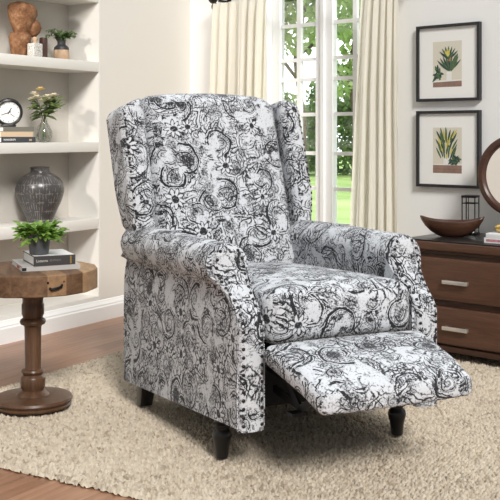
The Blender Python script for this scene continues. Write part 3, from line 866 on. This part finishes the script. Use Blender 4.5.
# arms
def vfront(z):
    if z <= .385: return .440
    t = (z - .385) / (.545 - .385)
    return .440 - .125 * smooth(min(1, t)) * 1.0 - (.0 if z < .545 else .012 * ((z - .545) / .055) ** 2)
def arm_section():
    s = [(.238, .125), (.238, .20), (.238, .30), (.238, .40), (.236, .47)]
    for k in range(15):
        a = R(205 - k * (205 + 48) / 14); s.append((.291 + .064 * math.cos(a), .540 + .061 * math.sin(a)))
    s += [(.3130, .484), (.311, .472), (.3155, .448), (.319, .40), (.320, .33), (.320, .26), (.320, .19), (.320, .125)]
    return s
def arm(sg):
    sec = arm_section(); n = len(sec); st = 26; V = []; F = []; U = []
    arc = [0]
    for a, b in zip(sec, sec[1:]): arc.append(arc[-1] + math.hypot(b[0] - a[0], b[1] - a[1]))
    grid = []
    for i in range(st + 1):
        t = i / st; row = []
        for (w, z) in sec:
            vr = -.43 if z < .5 else -.40
            vf = vfront(z) - .010
            v = lerp(vr, vf, t)
            fl = (vf - v) / .87
            w2 = w + (.020 * fl if w > .29 and z < .5 else .008 * fl if w > .29 else 0)
            z2 = z
            if z < .2: z2 = z - .058 * fl * (1 - (z - .125) / .075) - .0
            if z > .48: z2 = z - .012 * max(0, fl - .45)
            row.append(len(V)); V.append(V3(sg * w2, v, z2))
        grid.append(row)
    for i in range(st):
        for j in range(n - 1):
            F.append((grid[i][j], grid[i + 1][j], grid[i + 1][j + 1], grid[i][j + 1]))
            tv = lambda a, b: (-V[grid[a][b]].y + (.7 if sg < 0 else 2.1), arc[b] + .13)
            U.append([tv(i, j), tv(i + 1, j), tv(i + 1, j + 1), tv(i, j + 1)])
        F.append((grid[i][n - 1], grid[i + 1][n - 1], grid[i + 1][0], grid[i][0])); U.append([(0, 0)] * 4)
    for row in (grid[0], grid[-1]):
        F.append(tuple(row)); U.append([(V[k].x, V[k].z) for k in row])
    o = MB().add(V, F, U).build('arm', 'fabric', ch, angle=75)
    # front panel, following the swept front
    zs = [.118 + k * (.385 - .118) / 8 for k in range(9)] + [.385 + (k + 1) * (.600 - .385) / 20 for k in range(20)]
    V = []; F = []; lev = []
    def edges(z):
        if z < .44: return .246, .3175
        if z < .535:
            t = smooth((z - .44) / .095); return lerp(.246, .240, t), lerp(.3175, .340, t)
        h = math.sqrt(max(0, 1 - ((z - .535) / .0665) ** 2)); return .290 - .050 * h, .290 + .050 * h
    for z in zs:
        a, b = edges(z); vf = vfront(z); r = min(.008, (b - a) * .3); row = []
        for w, v in ((a, vf - .02), (a, vf - .001), (a + r, vf + .006), ((a + b) / 2, vf + .010), (b - r, vf + .006), (b, vf - .001), (b, vf - .02)):
            row.append(len(V)); V.append(V3(sg * w, v, z))
        lev.append(row)
    k = len(lev[0])
    for r0, r1 in zip(lev, lev[1:]):
        for j in range(k): F.append((r0[j], r0[(j + 1) % k], r1[(j + 1) % k], r1[j]))
    F += [tuple(lev[0]), tuple(lev[-1])]
    fp = MB().add(V, F).build('front_panel', 'fabric', o, uvoff=(.55 if sg < 0 else 1.55, .61), angle=70)
    P = []; N = []
    for side in (0, 1):
        z = .135
        while z < .592:
            a, b = edges(z); w = a + .009 if side == 0 else b - .009
            dz = .004; sl = (vfront(z + dz) - vfront(z - dz)) / (2 * dz); nn = Vector((0, -1, -sl)).normalized()
            if not (sg > 0 and z < .30):
                P.append(V3(sg * w, vfront(z) + .0055, z)); N.append((nn.x, nn.y, nn.z))
            z += .0225 / math.sqrt(1 + sl * sl)
    nails(P, N, fp)
arm(-1); arm(1)
# footrest
def f_foot(p):
    x, y, z = p; t = (-y + .17) / .34; fz = (z + .033) / .066; s = x / .262
    v = lerp(.462, .755, t); zz = lerp(.350, .287, t) - .055 * (1 - fz) - .010 * smooth((t - .6) / .4)
    zz += .016 * fz * (1 - s ** 4) * (1 - (2 * t - 1) ** 4)
    v -= .012 * s * s * t
    return V3(x * (.965 - .09 * t) - .010 - .008 * t, v, zz)
ft = rbox(.262, .17, .033, .024, (18, 14, 2), 4, f_foot).build('footrest', 'fabric', ch, uvoff=(.2, .9), angle=80)
# black working parts beneath
mb = MB(); mb.box(-.232, .232, -.36, .40, .15, .31); mb.build('base_frame', 'dark_lining', ch, True, .01)
mb = MB(); mb.box(-.235, .235, -.40, -.385, .315, .326)
for sg in (-1, 1):
    def bar(a, b, w=.011): return (V3(sg * a[0], a[1], a[2]), V3(sg * b[0], b[1], b[2]))
    lk = empty('footrest_linkage'); lk.parent = ch
    for a, b in (((.205, .38, .27), (.205, .60, .245)), ((.190, .39, .21), (.190, .55, .195)), ((.197, .545, .19), (.197, .66, .255)), ((.197, .44, .29), (.197, .56, .185)), ((.212, .56, .262), (.205, .69, .236))):
        p, q = bar(a, b); m = MB(); d = (q - p); L = d.length; d.normalize()
        up = Vector((0, 0, 1)); s = d.cross(up).normalized(); u = s.cross(d)
        vs = [p + d * (L * i) + s * (.003 * j) + u * (.010 * k) for i in (0, 1) for j in (-1, 1) for k in (-1, 1)]
        m.add(vs, [(0, 1, 3, 2), (4, 6, 7, 5), (0, 4, 5, 1), (2, 3, 7, 6), (0, 2, 6, 4), (1, 5, 7, 3)]); m.build('link_bar', 'black_metal', lk, False)
    m = MB(); m.add([V3(sg * .18, .53, .178), V3(sg * .225, .53, .178), V3(sg * .225, .56, .178), V3(sg * .18, .56, .178), V3(sg * .18, .53, .186), V3(sg * .225, .53, .186), V3(sg * .225, .56, .186), V3(sg * .18, .56, .186)],
                    [(0, 1, 2, 3), (4, 5, 6, 7), (0, 1, 5, 4), (1, 2, 6, 5), (2, 3, 7, 6), (3, 0, 4, 7)]); m.build('foot_bracket', 'black_metal', lk, False)
# legs
fp_ = [(.0, 0), (.0145, 0), (.0160, .006), (.0185, .034), (.0225, .050), (.0245, .062), (.0225, .073), (.0165, .080), (.0165, .084), (.0225, .088), (.0235, .094), (.0185, .100), (.0205, .108), (.0265, .128), (.0265, .150)]
for u, v in ((-.288, .263), (.274, .299)):
    m = MB(); m.lathe([(r * 1.12, z) for r, z in fp_], 28); o = m.build('leg', 'black_wood', ch); o.location = V3(u, v, -.001)
for sg in (-1, 1):
    m = MB(); x, y0, z = .297, -.30, .14; V = []
    for dz, hw, dv in ((0, .021, -.045), (.14, .030, 0)):
        for a, b in ((-1, -1), (1, -1), (1, 1), (-1, 1)): V.append(V3(sg * x + a * hw, y0 + dv + b * hw, dz))
    m.add(V, [(0, 1, 2, 3), (4, 5, 6, 7), (0, 1, 5, 4), (1, 2, 6, 5), (2, 3, 7, 6), (3, 0, 4, 7)]); m.build('leg', 'black_wood', ch, True, .004)

# ------------------------------------------------------------------ side table
tx, ty = -.723, 3.33
tb = empty('side_table', (tx, ty, 0), R(14), 'round pedestal side table with a thick reclaimed wood top, at the left edge', 'side table')
m = MB(); nf = 14; rr = .214; V = []
for z, r in ((.390, rr - .004), (.393, rr), (.455, rr), (.458, rr - .004)):
    for k in range(nf * 2):
        a = 2 * PI * (k // 2 + (.06 if k % 2 else -.06) + .5) / nf; V.append((r * math.cos(a), r * math.sin(a), z))
N = nf * 2; F = [tuple(range(N)), tuple(range(3 * N, 4 * N))]
for i in range(3):
    for k in range(N): F.append((i * N + k, i * N + (k + 1) % N, (i + 1) * N + (k + 1) % N, (i + 1) * N + k))
m.add(V, F).build('tabletop', 'tabletop', tb, True, angle=25)
m = MB(); m.lathe([(.0, .3895), (.062, .3895), (.060, .380), (.050, .372), (.040, .366), (.034, .355), (.034, .342), (.037, .336), (.037, .306), (.0345, .300), (.032, .293), (.040, .287), (.043, .280), (.040, .272), (.031, .268), (.028, .262), (.0275, .245), (.0265, .130), (.028, .124), (.036, .121), (.039, .115), (.036, .109), (.031, .104), (.038, .098), (.041, .092), (.040, .062), (.036, .056), (.036, .052), (.046, .047), (.052, .040), (.055, .0365), (0, .0365)], 40); m.build('pedestal', 'table_wood', tb)
m = MB(); m.lathe([(.0, .0012), (.112, .0012), (.126, .004), (.128, .009), (.122, .014), (.128, .018), (.131, .024), (.127, .031), (.112, .0345), (.06, .0360), (0, .0362)], 56); m.build('base', 'table_wood', tb)
# iron pull on the rim
ang = math.atan2((3.128 - ty), (-.597 - tx)) - R(14)
hp = Vector((math.cos(ang), math.sin(ang), 0)); hs = Vector((-hp.y, hp.x, 0)); hr = rr * math.cos(PI / nf) + .001
pts = [hp * (hr + d) + hs * x + Vector((0, 0, .420 + dz)) for x, d, dz in ((-.020, .0, -.002), (-.016, .006, -.006), (-.006, .008, -.004), (.006, .008, -.002), (.016, .006, .001), (.020, 0, .006))]
pl_ = MB(); pl_.tube(pts, .0045, 8); pl_.build('iron_pull', 'black_metal', tb)
for x in (-.026, .026):
    q = MB(); q.ball(tuple(hp * (hr + .001) + hs * x + Vector((0, 0, .436))), .0035, 8, 6); q.build('iron_nail', 'black_metal', tb)

# books on the side table
M['charcoal_cover'] = plain('charcoal_cover', (.045, .042, .042), .5)
M['grey_cover'] = plain('grey_cover', (.47, .45, .43), .55)
M['title_pale'] = plain('pale_lettering', (.62, .60, .56), .6)
M['title_dim'] = plain('dim_lettering', (.22, .20, .18), .6)
M['red_mark'] = plain('red_mark', (.50, .10, .08), .6)
e = book('book', (-.7355, 3.226, .4585), R(22.6), .190, .205, .0165, 'grey_cover', 'grey paperback lying on the side table under the dark book', pages='white_cover')
m = MB(); m.box(-.0004, .014, -.0012, -.0002, .002, .012); m.build('spine_label', 'clock_black', e, False)
m = MB(); m.box(-.0012, -.0002, .06, .09, .004, .012); m.build('edge_mark', 'red_mark', e, False)
e = book('book', (-.700, 3.236, .4755), R(24), .137, .172, .031, 'charcoal_cover', 'charcoal hardback with pale spine lettering on the side table, under the plant pot', pages='white_cover', ttl='Laterne', tmat='title_pale', tsize=.0125, toff=.008, cov_t=.0022)
text('EDITIONS', .0085, 'title_dim', e, (.052, -.0006, .0155), (PI / 2, 0, 0))
m = MB(); m.box(.119, .124, -.0010, -.0002, .003, .028); m.build('spine_band', 'gold', e, False)
m = MB(); m.box(.002, .135, .004, .170, .0311, .0318); m.build('dust_jacket', 'white_cover', e, False)

# potted fern on the books
def pot_plant(loc, name, label, r0, r1, h, potmat, leafmat, n, L, W, spread, zdir=(.25, 1.0), seed=1, droop=.5, lift=0.0):
    e = empty(name, loc, 0, label, 'plant'); q = random.Random(seed)
    m = MB(); m.lathe([(0, 0), (r0 * .86, 0), (r0, .003), (lerp(r0, r1, .55), h * .5), (r1, h - .004), (r1, h), (r1 - .004, h), (r1 - .006, h * .7), (0, h * .7)], 36); m.build('pot', potmat, e)
    m = MB(); m.lathe([(0, h * .80), (r1 * .5, h * .82), (r1 - .0062, h * .79), (r1 - .0062, h * .72), (0, h * .72)], 24); m.build('soil', 'soil', e)
    m = MB()
    for k in range(n):
        a = q.uniform(0, 2 * PI); el = q.uniform(*zdir); st = q.uniform(0, 1)
        b = Vector((math.cos(a) * r1 * .5 * st, math.sin(a) * r1 * .5 * st, h * .8))
        d = Vector((math.cos(a), math.sin(a), el)).normalized(); Ls = spread * q.uniform(.55, 1.0)
        pts = [b + d * Ls * t + Vector((0, 0, -.30 * Ls * t * t)) for t in (0, .35, .7, 1)]
        m.tube(pts, [.0014, .0012, .0009, .0006], 4, False)
        for t in (.35, .5, .62, .74, .86, .96):
            p = b + d * Ls * t + Vector((0, 0, -.35 * Ls * t * t)); sd = q.choice((-1, 1))
            dd = (d + Vector((-d.y, d.x, 0)) * sd * q.uniform(.3, 1.0) + Vector((0, 0, q.uniform(-.5, .4)))).normalized()
            m.leaf(p, dd, L * q.uniform(.7, 1.15), W * q.uniform(.8, 1.1), (q.uniform(-.4, .4), q.uniform(-.4, .4) - .2, 1), droop)
    m.build('foliage', leafmat, e); return e
pot_plant((-.694, 3.292, .5075), 'potted_fern', 'bushy green plant in a charcoal pot on the books of the side table', .031, .038, .068, 'pot', 'leaf_bright', 60, .036, .018, .072, (.15, 1.9), 4)

# ------------------------------------------------------------------ things on the shelves
def sp(px, s, z): return lw(lt(px, s), s, z)
Z1, Z2, Z3 = 1.2625, .8655, .4885
# brown sculpture
p0 = sp(22, -.10, Z1); K = p0.y / 1000
p0.z += .002
sc = empty('sculpture', tuple(p0), LANG, 'brown carved sculpture of stacked burl lumps on the top shelf', 'sculpture')
def lump(prof, cx, sx, sy, tilt, amp, seed, name='lump'):
    m = MB(); m.lathe(prof, 28, (0, 0, 0), sx, sy); me = m.mesh(); Rm = Matrix.Rotation(tilt, 3, 'Y')
    for v in me.vertices:
        n = mnoise.noise(v.co * 14 + Vector((seed, 0, 0))) + .5 * mnoise.noise(v.co * 38 + Vector((seed, 3, 0)))
        c0 = Vector((0, 0, v.co.z)); d = (v.co - c0); v.co = c0 + d * (1 + amp * n) ; v.co.z += amp * .02 * n
        v.co = Rm @ v.co + Vector(cx)
    return link(name, me, 'burl', sc, True, 60)
k = K / .86  # shelf line runs obliquely
lump([(0, .0), (.040, .0), (.046, .01), (.054, .06), (.058, .095), (.050, .108), (0, .11)], (-.012, 0, 0), 1, .8, 0, .06, 1)
lump([(0, .100), (.038, .100), (.048, .13), (.066, .165), (.078, .20), (.080, .225), (.066, .242), (.035, .25), (0, .252)], (-.012, 0, .002), 1.0, .72, R(4), .13, 2)
lump([(0, -.042), (.018, -.036), (.034, -.015), (.038, .008), (.030, .032), (.015, .044), (0, .046)], (.060, -.012, .134), 1, .9, R(10), .08, 3)
# pale crackled jar with a small knob
p0 = sp(35, -.035, Z1)
e = empty('crackled_jar', tuple(p0), LANG, 'squat pale grey crackled jar on the top shelf beside the brown sculpture', 'jar')
m = rbox(.030, .022, .031, .006, (4, 4, 4), 2, lambda v: v + Vector((0, 0, .0312))); m.build('body', 'crackle', e)
m = MB(); m.lathe([(0, .0625), (.010, .0625), (.008, .070), (.012, .078), (.013, .086), (.008, .092), (0, .093)], 16); m.build('stopper', 'vase_tan', e)
p0 = sp(43.5, -.11, Z1)
m = MB(); m.lathe([(0, 0), (.018, 0), (.0195, .003), (.0195, .095), (.018, .103), (.015, .104), (.0145, .098), (0, .096)], 24); o = m.build('brown_cylinder_vase', 'brown_jar'); o.location = p0
tag(o, 'slim dark brown cylinder vase on the top shelf left of the two-tone vase', 'vase')
# two-tone vase with small-leaved sprigs
p0 = sp(61.5, -.085, Z1)
e = empty('two_tone_vase', tuple(p0), 0, 'black and tan ceramic vase with small green sprigs on the top shelf', 'vase')
m = MB(); m.lathe([(0, 0), (.034, 0), (.037, .004), (.0375, .030), (.0365, .050)], 32); m.build('clay_base', 'vase_tan', e)
m = MB(); m.lathe([(.0365, .0502), (.0355, .062), (.028, .070), (.0205, .076), (.0195, .098), (.022, .104), (.019, .104), (.0165, .098), (.0165, .075), (0, .07)], 32); m.build('glazed_neck', 'vase_black', e)
q = random.Random(2); m = MB()
for k in range(30):
    a = q.uniform(0, 2 * PI); d = Vector((math.cos(a), math.sin(a), q.uniform(.3, 1.5))).normalized(); Ls = q.uniform(.04, .088)
    b = Vector((0, 0, .098)); m.tube([b, b + d * Ls * .5, b + d * Ls + Vector((0, 0, -.012))], [.0012, .001, .0006], 4, False)
    for t in (.3, .45, .6, .72, .84, .95, 1.0):
        p = b + d * Ls * t + Vector((0, 0, -.012 * t * t)); dd = Vector((q.uniform(-1, 1), q.uniform(-1, 1), q.uniform(-.5, .8))); m.leaf(p, dd, q.uniform(.016, .026), .013, (0, -.4, 1), .3)
m.build('foliage', 'leaf_mid', e)
# clock on books
M['moss_cover'] = plain('moss_grey_cover', (.20, .19, .16), .6)
M['cream_cover'] = plain('cream_cover', (.74, .55, .38), .6)
M['navy_cover'] = plain('slate_cover', (.045, .05, .058), .5)
t0 = lt(1, -.02)
pb = lw(lt(1.5, -.015), -.015, Z2)
e = book('book', tuple(pb), LANG, .212, .145, .026, 'navy_cover', 'slate book with white spine lettering, bottom of the pile under the clock', group='books under the clock', ttl='MONOGRAPH', tmat='white_cover', tsize=.0115, toff=.012)
pb2 = lw(lt(1.5, -.015) - .002, -.017, Z2 + .0265)
text('344', .013, 'cream_cover', e, (.168, -.0006, .011), (PI / 2, 0, 0), 'number')
book('book', tuple(pb2), LANG, .200, .14, .0235, 'cream_cover', 'cream tan book in the middle of the pile under the clock', group='books under the clock')
pb3 = lw(lt(3.5, -.015), -.016, Z2 + .0505)
book('book', tuple(pb3), LANG, .190, .14, .021, 'moss_cover', 'grey-green book on top of the pile, right beneath the black clock', group='books under the clock', pages='white_cover')
ZC = Z2 + .0505 + .0215
p0 = sp(8.5, -.07, ZC)
ck = empty('desk_clock', tuple(p0), LANG + R(-36), 'round black desk clock with a white dial on the pile of shelf books', 'clock')
cr = .064; n = 48; V = []; F = []
prof = [(.0, -.030), (.045, -.030), (.060, -.020), (.064, .0), (.062, .016), (.056, .020), (.051, .016), (.050, .008), (0, .008)]
tl_ = Matrix.Rotation(R(12), 3, 'X')
def cxf(x, y, z): v = tl_ @ Vector((x, -y, z)); return v + Vector((0, 0, .067))
for r, y in prof:
    for k in range(n): a = 2 * PI * k / n; V.append(cxf(r * math.cos(a), y, r * math.sin(a)))
for i in range(len(prof) - 1):
    for k in range(n): F.append((i * n + k, i * n + (k + 1) % n, (i + 1) * n + (k + 1) % n, (i + 1) * n + k))
MB().add(V, F).build('case', 'clock_black', ck)
m = MB(); m.add([cxf(.0495 * math.cos(2 * PI * k / n), .0095, .0495 * math.sin(2 * PI * k / n)) for k in range(n)] + [cxf(.0495 * math.cos(2 * PI * k / n), .0084, .0495 * math.sin(2 * PI * k / n)) for k in range(n)], [tuple(range(n)), tuple(range(n, 2 * n))] + [(k, (k + 1) % n, n + (k + 1) % n, n + k) for k in range(n)]); m.build('dial', 'dial', ck, False)
def clock_bar(r0, r1, a, w, name):
    c_, s_ = math.cos(a), math.sin(a); m = MB(); V = []
    for y in (.0097, .0108):
        for r, q_ in ((r0, -w), (r1, -w * .6), (r1, w * .6), (r0, w)): V.append(cxf(r * c_ - q_ * s_, y, r * s_ + q_ * c_))
    m.add(V, [(0, 1, 2, 3), (4, 5, 6, 7), (0, 1, 5, 4), (1, 2, 6, 5), (2, 3, 7, 6), (3, 0, 4, 7)]); return m.build(name, 'clock_black', ck, False)
clock_bar(-.008, .024, R(62), .0022, 'hour_hand'); clock_bar(-.010, .036, R(200), .0016, 'minute_hand')
clock_bar(.010, .034, R(-38), .0012, 'second_hand')
for k in range(12): clock_bar(.041, .046, 2 * PI * k / 12, .0010, 'hour_mark')
m = MB(); m.box(-.032, .032, -.022, .026, 0, .010); m.build('foot', 'clock_black', ck, True, .004)
# glass vase and the flowers in it
p0 = sp(44, -.055, Z2)
m = MB(); m.lathe([(0, 0), (.022, 0), (.032, .010), (.040, .030), (.039, .050), (.028, .072), (.0165, .092), (.0145, .104), (.0165, .112), (.0150, .112), (.0130, .104), (.0150, .092), (.0265, .072), (.0372, .050), (.0382, .030), (.030, .012), (.020, .004), (0, .004)], 40)
o = m.build('glass_vase', 'vase_glass'); o.location = p0; tag(o, 'small clear glass teardrop vase on the shelf right of the clock', 'vase')
fb = empty('flower_bouquet', tuple(p0), 0, 'cream and yellow flowers with green leaves in the clear glass vase', 'flowers')
q = random.Random(9); m = MB(); lf = MB(); tips = []
for k in range(11):
    a = q.uniform(0, 2 * PI); rad = q.uniform(.02, .062); top = Vector((math.cos(a) * rad, math.sin(a) * rad * .6, q.uniform(.185, .245)))
    b = Vector((-math.cos(a) * .010, -math.sin(a) * .010, .010)); mid = Vector((math.cos(a) * .004, math.sin(a) * .004, .105))
    m.tube([b, mid, mid.lerp(top, .55) + Vector((0, 0, .008)), top], [.0016, .0016, .0013, .001], 5); tips.append(top)
    for t in (.15, .3, .45, .6, .72, .85):
        p = mid.lerp(top, t); aa = a + q.uniform(-1.2, 1.2); lf.leaf(p, (math.cos(aa), math.sin(aa), q.uniform(.0, .9)), q.uniform(.040, .068), .017, (0, -.6, 1), .45)
m.build('stems', 'leaf_olive', fb); 
for k in range(5):
    a = R(-20 + k * 14); lf.leaf((.01, 0, .14), (math.cos(a), -.1, math.sin(a) + .8), .11 - k * .008, .010, (0, -1, .2), .2)
lf.build('leaves', 'leaf_olive', fb)
for i, tp in enumerate([(-.042, -.02, .222), (-.012, -.02, .243), (.020, -.02, .208), (.004, -.03, .190), (-.052, -.015, .195), (.034, -.02, .196), (-.026, -.03, .205), (.048, 0, .215)]):
    f = MB(); tp = Vector(tp)
    for ring, (cnt, el, L) in enumerate(((8, .15, .026), (7, .7, .021), (5, 1.6, .014))):
        for k in range(cnt):
            a = 2 * PI * k / cnt + ring * .4; f.leaf(tp, (math.cos(a), math.sin(a) - .3, el), L, .016, (0, -.2, 1), -.3, .2)
    f.build('flower', 'petal_y' if i in (1,) else 'petal', fb)
# charcoal urn
p0 = sp(40, -.073, Z3)
m = MB(); m.lathe([(0, 0), (.055, 0), (.058, .004), (.075, .045), (.098, .095), (.1125, .140), (.114, .160), (.108, .185), (.092, .208), (.066, .226), (.046, .236), (.043, .243), (.045, .256), (.048, .260), (.044, .262), (.038, .258), (.037, .24), (.0, .22)], 56)
o = m.build('ceramic_urn', 'urn'); o.location = p0; tag(o, 'large charcoal ceramic urn with scratched vertical lines on the third shelf', 'vase')

# ------------------------------------------------------------------ garden beyond the window
m = MB(); m.add([(-14, 5.2, -.09), (22, 5.2, -.09), (30, 60, -.09), (-22, 60, -.09)], [(0, 1, 2, 3)]); o = m.build('lawn', 'lawn', smooth=False); tag(o, kind='structure')
def tree(name, loc, blobs, n, size, leafmat, trunk, label, cat, seed, trunkr=.13):
    e = empty(name, loc, 0, label, cat); rg = np.random.default_rng(seed); V = []; F = []
    tot = sum(b[3] ** 2 for b in blobs); b0 = 0
    for (x, y, z, r) in blobs:
        k = int(n * r * r / tot); d = rg.normal(size=(k, 3)); d /= np.linalg.norm(d, axis=1)[:, None]
        rad = r * (.55 + .5 * rg.random(k) ** .6); c = d * rad[:, None] + np.array([x, y, z])
        c[:, 2] = np.maximum(c[:, 2], .05)
        a = rg.normal(size=(k, 3)); a /= np.linalg.norm(a, axis=1)[:, None]; b = np.cross(a, rg.normal(size=(k, 3))); b /= np.linalg.norm(b, axis=1)[:, None]
        s = size * (.6 + .8 * rg.random(k))[:, None]
        q = np.stack([c - a * s, c + b * s * .55, c + a * s, c - b * s * .55], 1).reshape(-1, 3); V += q.tolist()
        F += [(b0 + 4 * i, b0 + 4 * i + 1, b0 + 4 * i + 2, b0 + 4 * i + 3) for i in range(k)]; b0 += 4 * k
    me = bpy.data.meshes.new(name + '_crown'); me.from_pydata(V, [], F); me.update(); link('crown', me, leafmat, e, False)
    if trunk:
        m = MB()
        for path, r in trunk: m.tube(path, r, 8)
        m.build('trunk', 'bark', e)
    return e
tr = [([(0, 0, -.05), (.05, 0, 1.2), (-.1, .1, 2.4), (.1, 0, 3.6), (.2, 0, 5)], [.07, .06, .05, .04, .02]), ([(-.05, 0, 2.0), (-.8, .1, 3.0), (-1.5, 0, 3.6)], [.035, .03, .015]), ([(0, 0, 2.5), (.9, -.2, 3.2), (1.7, 0, 3.3)], [.035, .028, .015]), ([(.1, 0, 3.4), (-.5, 0, 4.3), (-.9, 0, 5.0)], [.03, .02, .012])]
tree('garden_tree', (.95, 18.6, -.09), [(-.5, 0, 3.9, .85), (.5, .1, 4.4, .8), (-.1, 0, 3.1, .6), (.7, 0, 3.3, .5), (-1.1, 0, 3.1, .6)], 3400, .085, 'tree_leaf', tr, 'leafy garden tree seen through the left half of the window', 'tree', 1)
tree('garden_tree', (2.25, 21.6, -.09), [(-.2, 0, 3.7, .7), (.6, 0, 3.9, .8), (.3, 0, 2.7, .6), (1.3, 0, 3.0, .8), (-.35, 0, 2.2, .4)], 2900, .085, 'tree_leaf', tr, 'leafy garden tree with dark branches seen through the right half of the window', 'tree', 2)
tree('garden_shrub', (2.35, 25.0, -.09), [(-1.0, 0, .8, .8), (0, 0, 1.0, 1.0), (1.0, 0, 1.1, 1.1), (-.2, .3, 1.9, .7), (.8, .3, 2.1, .7)], 5200, .09, 'hedge_leaf', None, 'tall dense green shrub at the far edge of the lawn, right of the window post', 'shrub', 3)
tree('garden_shrub', (.6, 28.2, -.09), [(-1.0, 0, .8, .8), (0, 0, .9, .9), (.9, 0, .9, .9), (.4, .3, 1.6, .6)], 4200, .09, 'hedge_leaf', None, 'low dense green shrub at the far edge of the lawn, left of the window post', 'shrub', 4)

# ------------------------------------------------------------------ light
w = bpy.data.worlds.new('sky'); scene.world = w; w.use_nodes = True
nt = w.node_tree; bg = nt.nodes['Background']; bg.inputs[0].default_value = (.90, .96, 1, 1)
tc = nt.nodes.new('ShaderNodeTexCoord'); sx = nt.nodes.new('ShaderNodeSeparateXYZ'); mr_ = nt.nodes.new('ShaderNodeMapRange')
nt.links.new(tc.outputs['Generated'], sx.inputs[0]); nt.links.new(sx.outputs[1], mr_.inputs[0])
mr_.inputs[1].default_value = .0; mr_.inputs[2].default_value = .75; mr_.inputs[3].default_value = .33; mr_.inputs[4].default_value = 3.6
nt.links.new(mr_.outputs[0], bg.inputs[1])                          # the sky glows on the garden side
l = bpy.data.lights.new('sun', 'SUN'); l.energy = 2.55; l.angle = R(15); l.color = (1, .975, .94)
o = bpy.data.objects.new('sun', l); COL.objects.link(o); o.location = (3, -3, 4); o.rotation_euler = Vector((-.24, .80, -.60)).to_track_quat('-Z', 'Y').to_euler()
l = bpy.data.lights.new('shelf_lamp', 'SPOT'); l.energy = 150; l.spot_size = R(36); l.spot_blend = .5; l.shadow_soft_size = .10; l.color = (1, .95, .88)
o = bpy.data.objects.new('shelf_lamp', l); COL.objects.link(o); o.location = (-2.0, 2.2, 1.75); o.rotation_euler = (Vector((-.85, 4.95, .95)) - o.location).to_track_quat('-Z', 'Y').to_euler()

scene.view_settings.view_transform = 'Standard'; scene.view_settings.look = 'None'; scene.view_settings.exposure = .27; scene.view_settings.gamma = 1
scene.view_settings.use_curve_mapping = False
